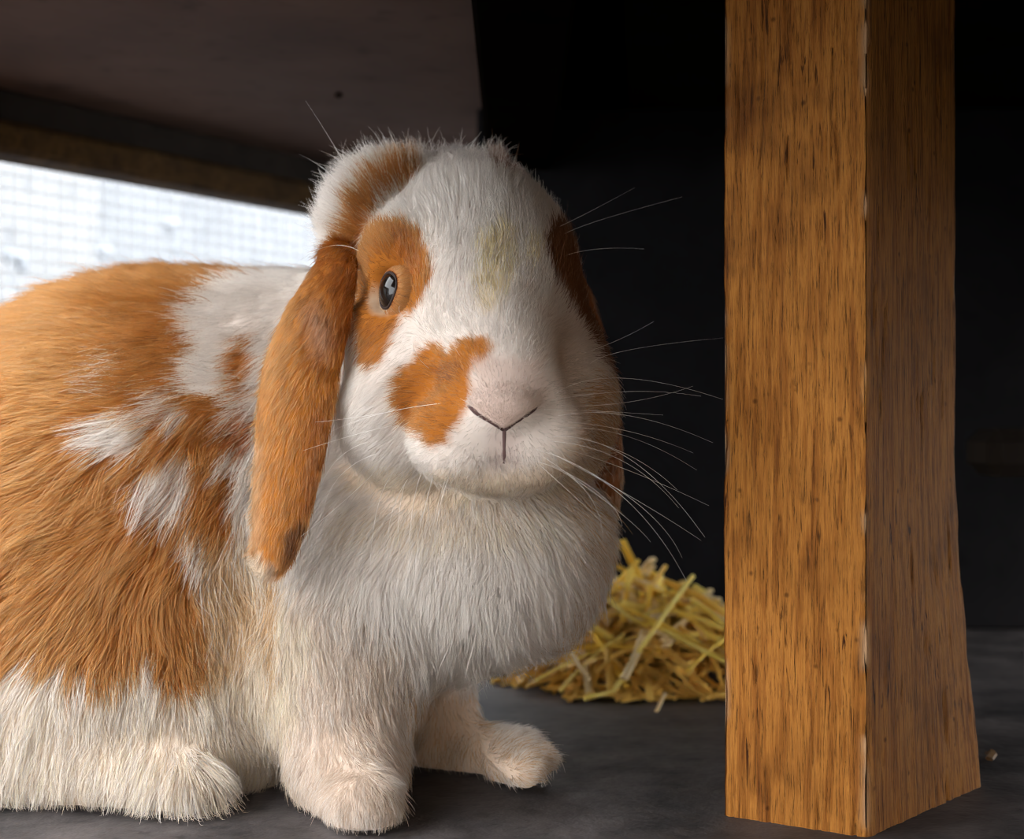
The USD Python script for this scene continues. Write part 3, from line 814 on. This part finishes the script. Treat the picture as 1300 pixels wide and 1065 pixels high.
def ear_colour(p):  # own markings, plus painted sheen, lit left rim and shaded right edge
    q = pix(p)
    c = np.tile(ORANGE * np.array([1.02, 1.0, 0.95]), (len(p), 1))
    w = fbm(p * 300, 2, 6) - 0.5
    for poly, col, s, fe in ((([(395, 520), (415, 520), (412, 600), (396, 650), (380, 650)], DEEP, 0.7, 18)), ([(358, 680), (382, 655), (392, 665), (380, 700), (362, 718)], BROWN * 0.6, 0.85, 12),
                             ([(312, 700), (330, 706), (346, 722), (356, 735), (310, 740)], CREAM, 0.85, 10), ([(310, 560), (332, 560), (330, 700), (308, 700)], TAN, 0.55, 14),
                             ([(415, 330), (450, 330), (452, 430), (425, 440), (418, 380)], DEEP, 0.5, 16), ([(385, 400), (405, 380), (425, 430), (415, 460), (400, 450)], ASH, 0.22, 22)):
        a = np.clip(0.5 + (poly_dist(q, poly) + 14 * w) / fe, 0, 1) * s
        c += (col - c) * a[:, None]
    return c


E1 = [P(430, 318, 0.512), P(414, 352, 0.496), P(395, 400, 0.487), P(375, 470, 0.480), P(364, 550, 0.476), P(354, 630, 0.474), P(346, 690, 0.473), P(336, 724, 0.474)]
ear1 = make_ear(E1, np.array([22, 42, 52, 57, 53, 44, 32, 16]) * 0.238 * mm, 3.0 * mm, [(-0.5, -0.8, 0.2)] * 2 + [(-0.45, -0.9, 0.1)] * 6, 31, ear_colour, 36000)
tag(ear1, 'orange left ear hanging down over the shoulder')


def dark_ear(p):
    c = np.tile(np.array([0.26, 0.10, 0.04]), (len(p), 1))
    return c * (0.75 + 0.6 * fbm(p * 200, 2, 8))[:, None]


E2 = [P(704, 285, 0.545), P(716, 325, 0.543), P(733, 380, 0.540), P(750, 450, 0.536), P(762, 520, 0.533), P(768, 590, 0.530), P(766, 650, 0.529), P(758, 700, 0.529)]
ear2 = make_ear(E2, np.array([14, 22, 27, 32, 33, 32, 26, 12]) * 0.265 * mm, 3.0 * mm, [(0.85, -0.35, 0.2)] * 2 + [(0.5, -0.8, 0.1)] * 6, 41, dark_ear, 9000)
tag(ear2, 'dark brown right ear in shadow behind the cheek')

# ------------------------------------------------------------------ eyes
M_eye = mat('eyeball', {'g': ('geometry', {}), 'tc': ('texture_coordinate', {}), 'n': ('noise_texture', {'scale': 300.0}), 'r': ('rgb_ramp', {'ramp': [(0.3, (0.006, 0.0045, 0.004)), (0.8, (0.016, 0.011, 0.009))]}),
                        'p': ('principled_bsdf', {'roughness': 0.04, 'specular_ior_level': 0.32})},
            [('tc.object', 'n.vector'), ('n.fac', 'r.fac'), ('r.color', 'p.base_color')], 'p.BSDF')
M_lid = plain('eyelid', (0.030, 0.017, 0.014), 0.5, specular_ior_level=0.25)
M_nose = plain('nose_skin', (0.60, 0.40, 0.34), 0.6)
M_slit = plain('nostril_shade', (0.075, 0.034, 0.030), 0.8)
M_lip = plain('lip_shade', (0.15, 0.085, 0.078), 0.8)


def make_eye(at, n, seed):
    e = obj('eye', trimesh.creation.icosphere(4, EYE_R).apply_translation(at - n * 0.0066), M_eye, rabbit, smooth=True)
    up = unit(np.array([0.0, 0.0, 1.0]) - n * n[2])
    fw = unit(np.array([0.44 * np.sign(-n[0]), -0.9, 0.0]) - n * (np.array([0.44 * np.sign(-n[0]), -0.9, 0.0]) @ n))
    up, sd = unit(up * math.cos(0.42) - fw * math.sin(0.42)), unit(fw * math.cos(0.42) + up * math.sin(0.42))
    a = np.linspace(0, 2 * np.pi, 41)
    c = at - n * 0.0066
    ring = []
    for x in a:
        # an almond: pointed towards both corners
        v_, h_ = math.sin(x), math.cos(x) * (1 - 0.22 * abs(math.sin(x)) ** 3)
        q = sd * h_ * (0.0072 if h_ > 0 else 0.0052) + up * v_ * 0.0057
        ring.append(c + unit(n * 0.0064 + q) * (EYE_R + 0.0001))
    ring = np.array(ring)
    # the furred skin of the lids, from the rim out to the head
    lv, rows = [], 9
    for i in range(rows):
        w = i / (rows - 1)
        for p in ring[:-1]:
            d = unit(p - c)
            ang = math.acos(np.clip(d @ n, -1, 1))
            t_ = unit(d - n * (d @ n))
            b = ang + (math.radians(84) - ang) * w
            lv.append(c + (n * math.cos(b) + t_ * math.sin(b)) * (EYE_R + 0.0001 + 0.0006 * min(1, w * 5) + 0.0004 * w))
    lf = []
    for i in range(rows - 1):
        for j in range(40):
            k = (j + 1) % 40
            lf += [[i * 40 + j, i * 40 + k, (i + 1) * 40 + k], [i * 40 + j, (i + 1) * 40 + k, (i + 1) * 40 + j]]
    lids = trimesh.Trimesh(lv, lf, process=False)
    if ((lids.triangles_center - c) * lids.face_normals).sum() < 0:
        lids.invert()
    lids_n = unit(np.array(lids.triangles_center) - c)
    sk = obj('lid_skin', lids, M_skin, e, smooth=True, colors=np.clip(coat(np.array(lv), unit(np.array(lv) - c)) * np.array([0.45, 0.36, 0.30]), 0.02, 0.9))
    lp, lfi = trimesh.sample.sample_surface(lids, 8000, seed=70 + seed)
    lp = np.asarray(lp)
    ln = unit(lp - c)
    rim = np.linalg.norm(lp[:, None] - ring[None], axis=2).min(1)
    m = rim > 0.0006
    lp, ln, rim = lp[m], ln[m], rim[m]
    out = unit(ln - n) * 0.9 + np.array([0, 0, -0.1])
    pts, w = grow(lp + ln * 0.0007, ln, unit(out), 0.0024 + np.minimum(rim, 0.006) * 0.6, np.full(len(lp), 0.36), np.full(len(lp), 150e-6), np.full(len(lp), 0.25), 80 + seed, wild=0.12)
    tag(curves('lid_fur', pts, w, M_fur, e, tint(coat(pts[:, 2], ln, np.random.default_rng(seed).uniform(size=len(lp))), lp, 90 + seed)), kind='stuff')
    for (i, j) in ((0, 21), (20, 41)):
        l = obj('eyelid', tube(ring[i:j], np.interp(np.linspace(0, 1, j - i), [0, 0.15, 0.85, 1], [0.0003, 0.00045, 0.00045, 0.0003]), 10), M_lid, e, smooth=True)
    return e


make_eye(EYE_AT, EYE_N, 1)
make_eye(EYE2_AT, EYE2_N, 2)


# ------------------------------------------------------------------ nose and mouth: dark strips that paint the shade in the creases
SKIN_V, SKIN_N = body_mesh.vertices.view(np.ndarray)[(vn[:, 1] < 0.3)], vn[vn[:, 1] < 0.3]


def on_skin(px, py, lift=0.0):
    """Where the line of sight meets the skin."""
    d = P(px, py, 1.0) - EYE
    d /= np.linalg.norm(d)
    q = SKIN_V - EYE
    along_d = q @ d
    off = np.linalg.norm(q - along_d[:, None] * d, axis=1)
    near = off < max(0.0035, off.min() + 0.001)
    t0 = along_d[near].min()
    near &= along_d < t0 + 0.012
    w = np.exp(-(off[near] / 0.0012) ** 2) + 1e-9
    n = unit((SKIN_N[near] * w[:, None]).sum(0))
    c = (SKIN_V[near] * w[:, None]).sum(0) / w.sum()
    t = ((c - EYE) @ n) / (d @ n) if abs(d @ n) > 0.15 else t0
    return EYE + d * t + n * lift


def crease(name, pts, radii, m):
    q = np.array([on_skin(*p) for p in pts])
    k = np.linspace(0, 1, 16)
    from scipy.interpolate import PchipInterpolator
    s = np.linspace(0, 1, len(q))
    return obj(name, tube(PchipInterpolator(s, q)(k), PchipInterpolator(s, np.asarray(radii, float))(k), 8), m, rabbit, smooth=True)


crease('nostril', [(591, 513, -0.0006), (607, 524, -0.0008), (623, 535, -0.0008), (639, 546, -0.0006)], np.array([0.5, 1.4, 1.2, 0.9]) * mm, M_slit)
crease('nostril', [(687, 512, -0.0006), (672, 524, -0.0008), (656, 535, -0.0008), (641, 546, -0.0006)], np.array([0.5, 1.2, 1.1, 0.9]) * mm, M_slit)
crease('mouth', [(640, 544, -0.0006), (640, 560, -0.0007), (640, 578, -0.0007), (639, 595, -0.0006)], np.array([0.85, 0.88, 0.92, 0.4]) * mm, M_lip)
# the nose itself: a soft wedge that overhangs the two slits
nu, nv = 25, 17
nose_v, nose_f = [], []
for i in range(nv):
    for j in range(nu):
        u, w = -1 + 2 * j / (nu - 1), i / (nv - 1)
        x = 640 + 47 * u
        y0, y1 = 486 + 16 * u * u, 545 - 31 * abs(u) ** 1.05
        s = w * w * (3 - 2 * w)
        edge = math.sqrt(max(0.0, 1 - max(0.0, (w - 0.72) / 0.28) ** 2))
        lift = -0.0006 + (0.0006 + 0.0016 * s * (1 - abs(u) ** 2.5)) * edge
        nose_v.append(on_skin(x, y0 + (y1 - y0) * w, lift))
for i in range(nv - 1):
    for j in range(nu - 1):
        a = i * nu + j
        nose_f += [[a, a + nu, a + nu + 1], [a, a + nu + 1, a + 1]]
nose_mesh = trimesh.Trimesh(nose_v, nose_f, process=False)
if nose_mesh.face_normals[:, 1].mean() > 0:
    nose_mesh.invert()
nose_col = np.tile([0.70, 0.54, 0.47], (len(nose_v), 1)) + 0.16 * (fbm(np.array(nose_v) * 900, 2, 3) - 0.5)[:, None]
nose = obj('nose', nose_mesh, M_skin, rabbit, smooth=True, colors=nose_col * 0.9)
tag(nose, 'pinkish grey nose')
np_, nfi = trimesh.sample.sample_surface(nose_mesh, 5000, seed=61)
np_, nn_ = np.asarray(np_), np.array(nose_mesh.face_normals)[nfi]
nd = np.tile([0.0, -0.1, 0.8], (len(np_), 1)) + (np_ - P(640, 545, 0.432)) / 0.012
pts, w = grow(np_ + nn_ * 0.0005, nn_, unit(nd), np.full(len(np_), 1.5e-3), np.full(len(np_), 0.2), np.full(len(np_), 80e-6), np.full(len(np_), 0.1), 62)
tag(curves('nose_fur', pts, w, M_fur, nose, tint(np.tile([0.76, 0.64, 0.57], (len(np_), 1)), np_, 63)), kind='stuff')

# ------------------------------------------------------------------ whiskers
M_whisk = mat('whisker', {'h': ('principled_hair_bsdf', {'model': 'Chiang', 'parametrization': 'Direct coloring', 'roughness': 0.3, 'radial_roughness': 0.5, 'color': (0.88, 0.84, 0.80)}),
                          'd': ('diffuse_bsdf', {'color': (0.85, 0.82, 0.78)}), 'x': ('mix_closure', {'fac': 0.5})}, [('d.BSDF', 'x.closure1'), ('h.BSDF', 'x.closure2')], 'x.closure')
WHISKERS = [  # root, a point on the way, tip (px, py), distance of way and tip
    # right side, fanning out
    ((705, 500), (790, 480), (918, 507), 0.455, 0.47), ((700, 508), (800, 497), (890, 503), 0.455, 0.475), ((712, 515), (800, 510), (880, 490), 0.46, 0.48), ((690, 520), (760, 522), (842, 527), 0.45, 0.46),
    ((708, 528), (800, 528), (905, 562), 0.455, 0.47), ((700, 545), (790, 552), (885, 597), 0.455, 0.475), ((690, 555), (795, 580), (895, 682), 0.45, 0.46), ((700, 560), (790, 585), (862, 645), 0.45, 0.46),
    ((705, 566), (800, 598), (900, 642), 0.46, 0.48), ((680, 570), (790, 630), (872, 738), 0.445, 0.46), ((700, 575), (810, 640), (866, 708), 0.45, 0.465), ((690, 580), (780, 645), (826, 688), 0.445, 0.455),
    ((680, 585), (745, 625), (766, 696), 0.445, 0.45), ((700, 590), (765, 630), (790, 668), 0.45, 0.455), ((685, 590), (740, 640), (774, 672), 0.445, 0.45), ((690, 570), (800, 630), (890, 686), 0.45, 0.46),
    ((712, 535), (800, 548), (880, 575), 0.46, 0.48), ((706, 552), (792, 575), (860, 622), 0.46, 0.475),
    ((742, 448), (788, 430), (830, 408), 0.485, 0.49), ((748, 463), (800, 444), (918, 429), 0.48, 0.50),
    ((712, 300), (760, 280), (866, 250), 0.50, 0.51), ((705, 290), (750, 268), (806, 238), 0.50, 0.51), ((716, 325), (760, 316), (818, 316), 0.50, 0.51),
    # left side, hanging
    ((495, 606), (478, 650), (470, 720), 0.458, 0.456), ((520, 605), (498, 650), (492, 706), 0.455, 0.455), ((515, 610), (507, 650), (506, 690), 0.455, 0.455), ((535, 600), (522, 660), (520, 745), 0.452, 0.452),
    ((550, 602), (538, 650), (528, 690), 0.450, 0.450), ((565, 610), (555, 645), (548, 680), 0.450, 0.450), ((570, 605), (557, 650), (552, 700), 0.450, 0.450), ((475, 600), (430, 642), (382, 681), 0.462, 0.468),
    ((500, 540), (450, 552), (385, 572), 0.465, 0.465), ((470, 560), (432, 580), (408, 616), 0.472, 0.470), ((480, 575), (436, 600), (412, 640), 0.472, 0.470), ((510, 520), (450, 530), (400, 536), 0.465, 0.468),
    ((545, 468), (526, 445), (528, 425), 0.455, 0.452), ((515, 405), (507, 395), (508, 388), 0.47, 0.468), ((560, 512), (480, 526), (420, 548), 0.455, 0.462),
    # over the eye
    ((440, 212), (412, 165), (388, 128), 0.515, 0.51), ((430, 232), (405, 210), (380, 196), 0.52, 0.515), ((455, 318), (420, 312), (382, 330), 0.492, 0.485),
]
for k, (a, b, c, Yb, Yc) in enumerate(WHISKERS):
    ra = on_skin(*a)
    q = np.array([ra, P(*b, Yb), P(*c, Yc)])
    t = np.linspace(0, 1, 9)[:, None]
    ctrl = (q[1] - 0.25 * q[0] - 0.25 * q[2]) * 2
    pts = (1 - t) ** 2 * q[0] + 2 * t * (1 - t) * ctrl + t ** 2 * q[2]
    curves('whisker', pts[None], np.linspace(0.00016, 0.00005, 9)[None], M_whisk, rabbit)

# ------------------------------------------------------------------ straw
STRAW = [mat(f'straw_{i}', {'tc': ('texture_coordinate', {}), 'n': ('noise_texture', {'scale': 90.0, 'detail': 3.0}), 'r': ('rgb_ramp', {'ramp': [(0.35, c0), (0.65, c1)]}),
                           'p': ('principled_bsdf', {'roughness': 0.5, 'specular_ior_level': 0.3})}, [('tc.object', 'n.vector'), ('n.fac', 'r.fac'), ('r.color', 'p.base_color')], 'p.BSDF')
         for i, (c0, c1) in enumerate((((0.88, 0.56, 0.07), (0.95, 0.70, 0.14)), ((0.94, 0.70, 0.13), (0.97, 0.80, 0.26)), ((0.70, 0.40, 0.08), (0.86, 0.57, 0.14)), ((0.74, 0.55, 0.28), (0.88, 0.70, 0.40)), ((0.10, 0.055, 0.02), (0.18, 0.10, 0.04))))]
rs = np.random.default_rng(17)
HC = np.array([0.064, 0.742, 0.0])
HR = np.array([0.064, 0.072, 0.034])


def stalk(path, w, flat, roll):
    """A crushed hollow straw: a flattened tube along a slightly bent path."""
    path = np.asarray(path, float)
    t = unit(np.gradient(path, axis=0))
    up = np.array([math.sin(roll), 0.2, math.cos(roll)])
    s = unit(np.cross(t, up))
    u = np.cross(s, t)
    prof = np.array([(-1, 0), (-0.6, 0.8), (0.6, 0.8), (1, 0), (0.6, -0.8), (-0.6, -0.8)])
    v = (path[:, None] + s[:, None] * prof[None, :, :1] * w / 2 + u[:, None] * prof[None, :, 1:] * w * flat / 2).reshape(-1, 3)
    n, m = len(path), 6
    f = []
    for i in range(n - 1):
        for j in range(m):
            k = (j + 1) % m
            f += [[i * m + j, i * m + k, (i + 1) * m + k], [i * m + j, (i + 1) * m + k, (i + 1) * m + j]]
    for j in range(1, m - 1):
        f += [[0, j + 1, j], [(n - 1) * m, (n - 1) * m + j, (n - 1) * m + j + 1]]
    mesh = trimesh.Trimesh(v, f, process=False)
    mesh.fix_normals()
    return mesh


def heap_z(x, y):
    q = 1 - ((x - HC[0]) / HR[0]) ** 2 - ((y - HC[1]) / HR[1]) ** 2
    return HR[2] * np.sqrt(np.maximum(q, 0)) * (0.75 + 0.5 * noise(np.stack([x * 40, y * 40, 0 * x], -1), 3))


def lying(L, w, r_max, lift, jitter):
    a, r = rs.uniform(0, 2 * np.pi), r_max * math.sqrt(rs.uniform(0, 1))
    c = HC[:2] + HR[:2] * r * np.array([math.cos(a), math.sin(a)])
    h = rs.uniform(0, np.pi)
    d = np.array([math.cos(h), math.sin(h)])
    s = np.linspace(-0.5, 0.5, 5)
    xy = c[None] + d[None] * (s * L)[:, None]
    z = heap_z(xy[:, 0], xy[:, 1])
    fit = np.polyfit(s, z, 2)
    fit[0] *= 0.5
    z = np.maximum(np.polyval(fit, s) + lift + s * rs.normal(0, jitter), w * 0.4 + 0.0002)
    return stalk(np.column_stack([xy, z]), w, rs.uniform(0.25, 0.7), rs.normal(0, 0.5))


bits = [lying(rs.uniform(0.012, 0.04), rs.uniform(0.002, 0.0042), 0.97, rs.uniform(-0.016, 0.0), 0.006) for _ in range(700)]
heap = obj('straw_heap', trimesh.util.concatenate(bits), STRAW[2])
tag(heap, 'low heap of short broken golden straw on the floor behind the rabbit', 'straw', None, 'stuff')
for k in range(110):
    s = obj('straw', lying(rs.uniform(0.03, 0.065), rs.uniform(0.0028, 0.0058), 0.88, rs.uniform(-0.001, 0.006), 0.016), STRAW[[0, 1, 1, 2, 3][rs.integers(5)]])
    tag(s, 'loose golden straw stalk lying on the straw heap behind the rabbit', 'straw', 'loose straw stalks on the heap')


def special(pts, w, label, m):
    q = np.array([P(*p) for p in pts])
    k = np.linspace(0, 1, 6)
    x = np.linspace(0, 1, len(q))
    path = np.stack([np.interp(k, x, q[:, i]) for i in range(3)], 1)
    path[:, 2] = np.maximum(path[:, 2], 0.0015)
    tag(obj('straw', stalk(path, w, 0.5, 0.3), STRAW[m]), label, 'straw')


special([(790, 790, 0.72), (795, 755, 0.72), (802, 722, 0.725)], 0.0032, 'left of two short straw stalks sticking upright from the heap', 0)
special([(820, 800, 0.72), (823, 770, 0.72), (826, 742, 0.72)], 0.0034, 'right of two short straw stalks sticking upright from the heap', 0)
special([(845, 800, 0.72), (848, 780, 0.725), (850, 762, 0.73)], 0.0050, 'broad brownish straw end standing upright on top of the heap', 2)
special([(762, 752, 0.70), (800, 785, 0.69), (822, 795, 0.69)], 0.0040, 'bright yellow straw stalk slanting down from the rabbit\'s chest', 1)
special([(825, 790, 0.69), (870, 815, 0.68), (925, 842, 0.67)], 0.0046, 'long bright yellow straw stalk slanting across the heap to the post', 1)
special([(792, 862, 0.665), (806, 835, 0.675), (818, 800, 0.70)], 0.0034, 'pale yellow straw stalk standing steeply in the middle of the heap', 3)
special([(725, 828, 0.655), (738, 850, 0.652), (748, 862, 0.65)], 0.0040, 'pale straw stalk at the front left foot of the heap', 3)
special([(845, 880, 0.655), (838, 893, 0.645), (833, 905, 0.640)], 0.0016, 'thin pink white straw end lying on the floor before the heap', 3)
special([(1252, 960, 0.56), (1262, 952, 0.56), (1256, 975, 0.55)], 0.0030, 'small brown straw scrap on the dark floor right of the post', 4)
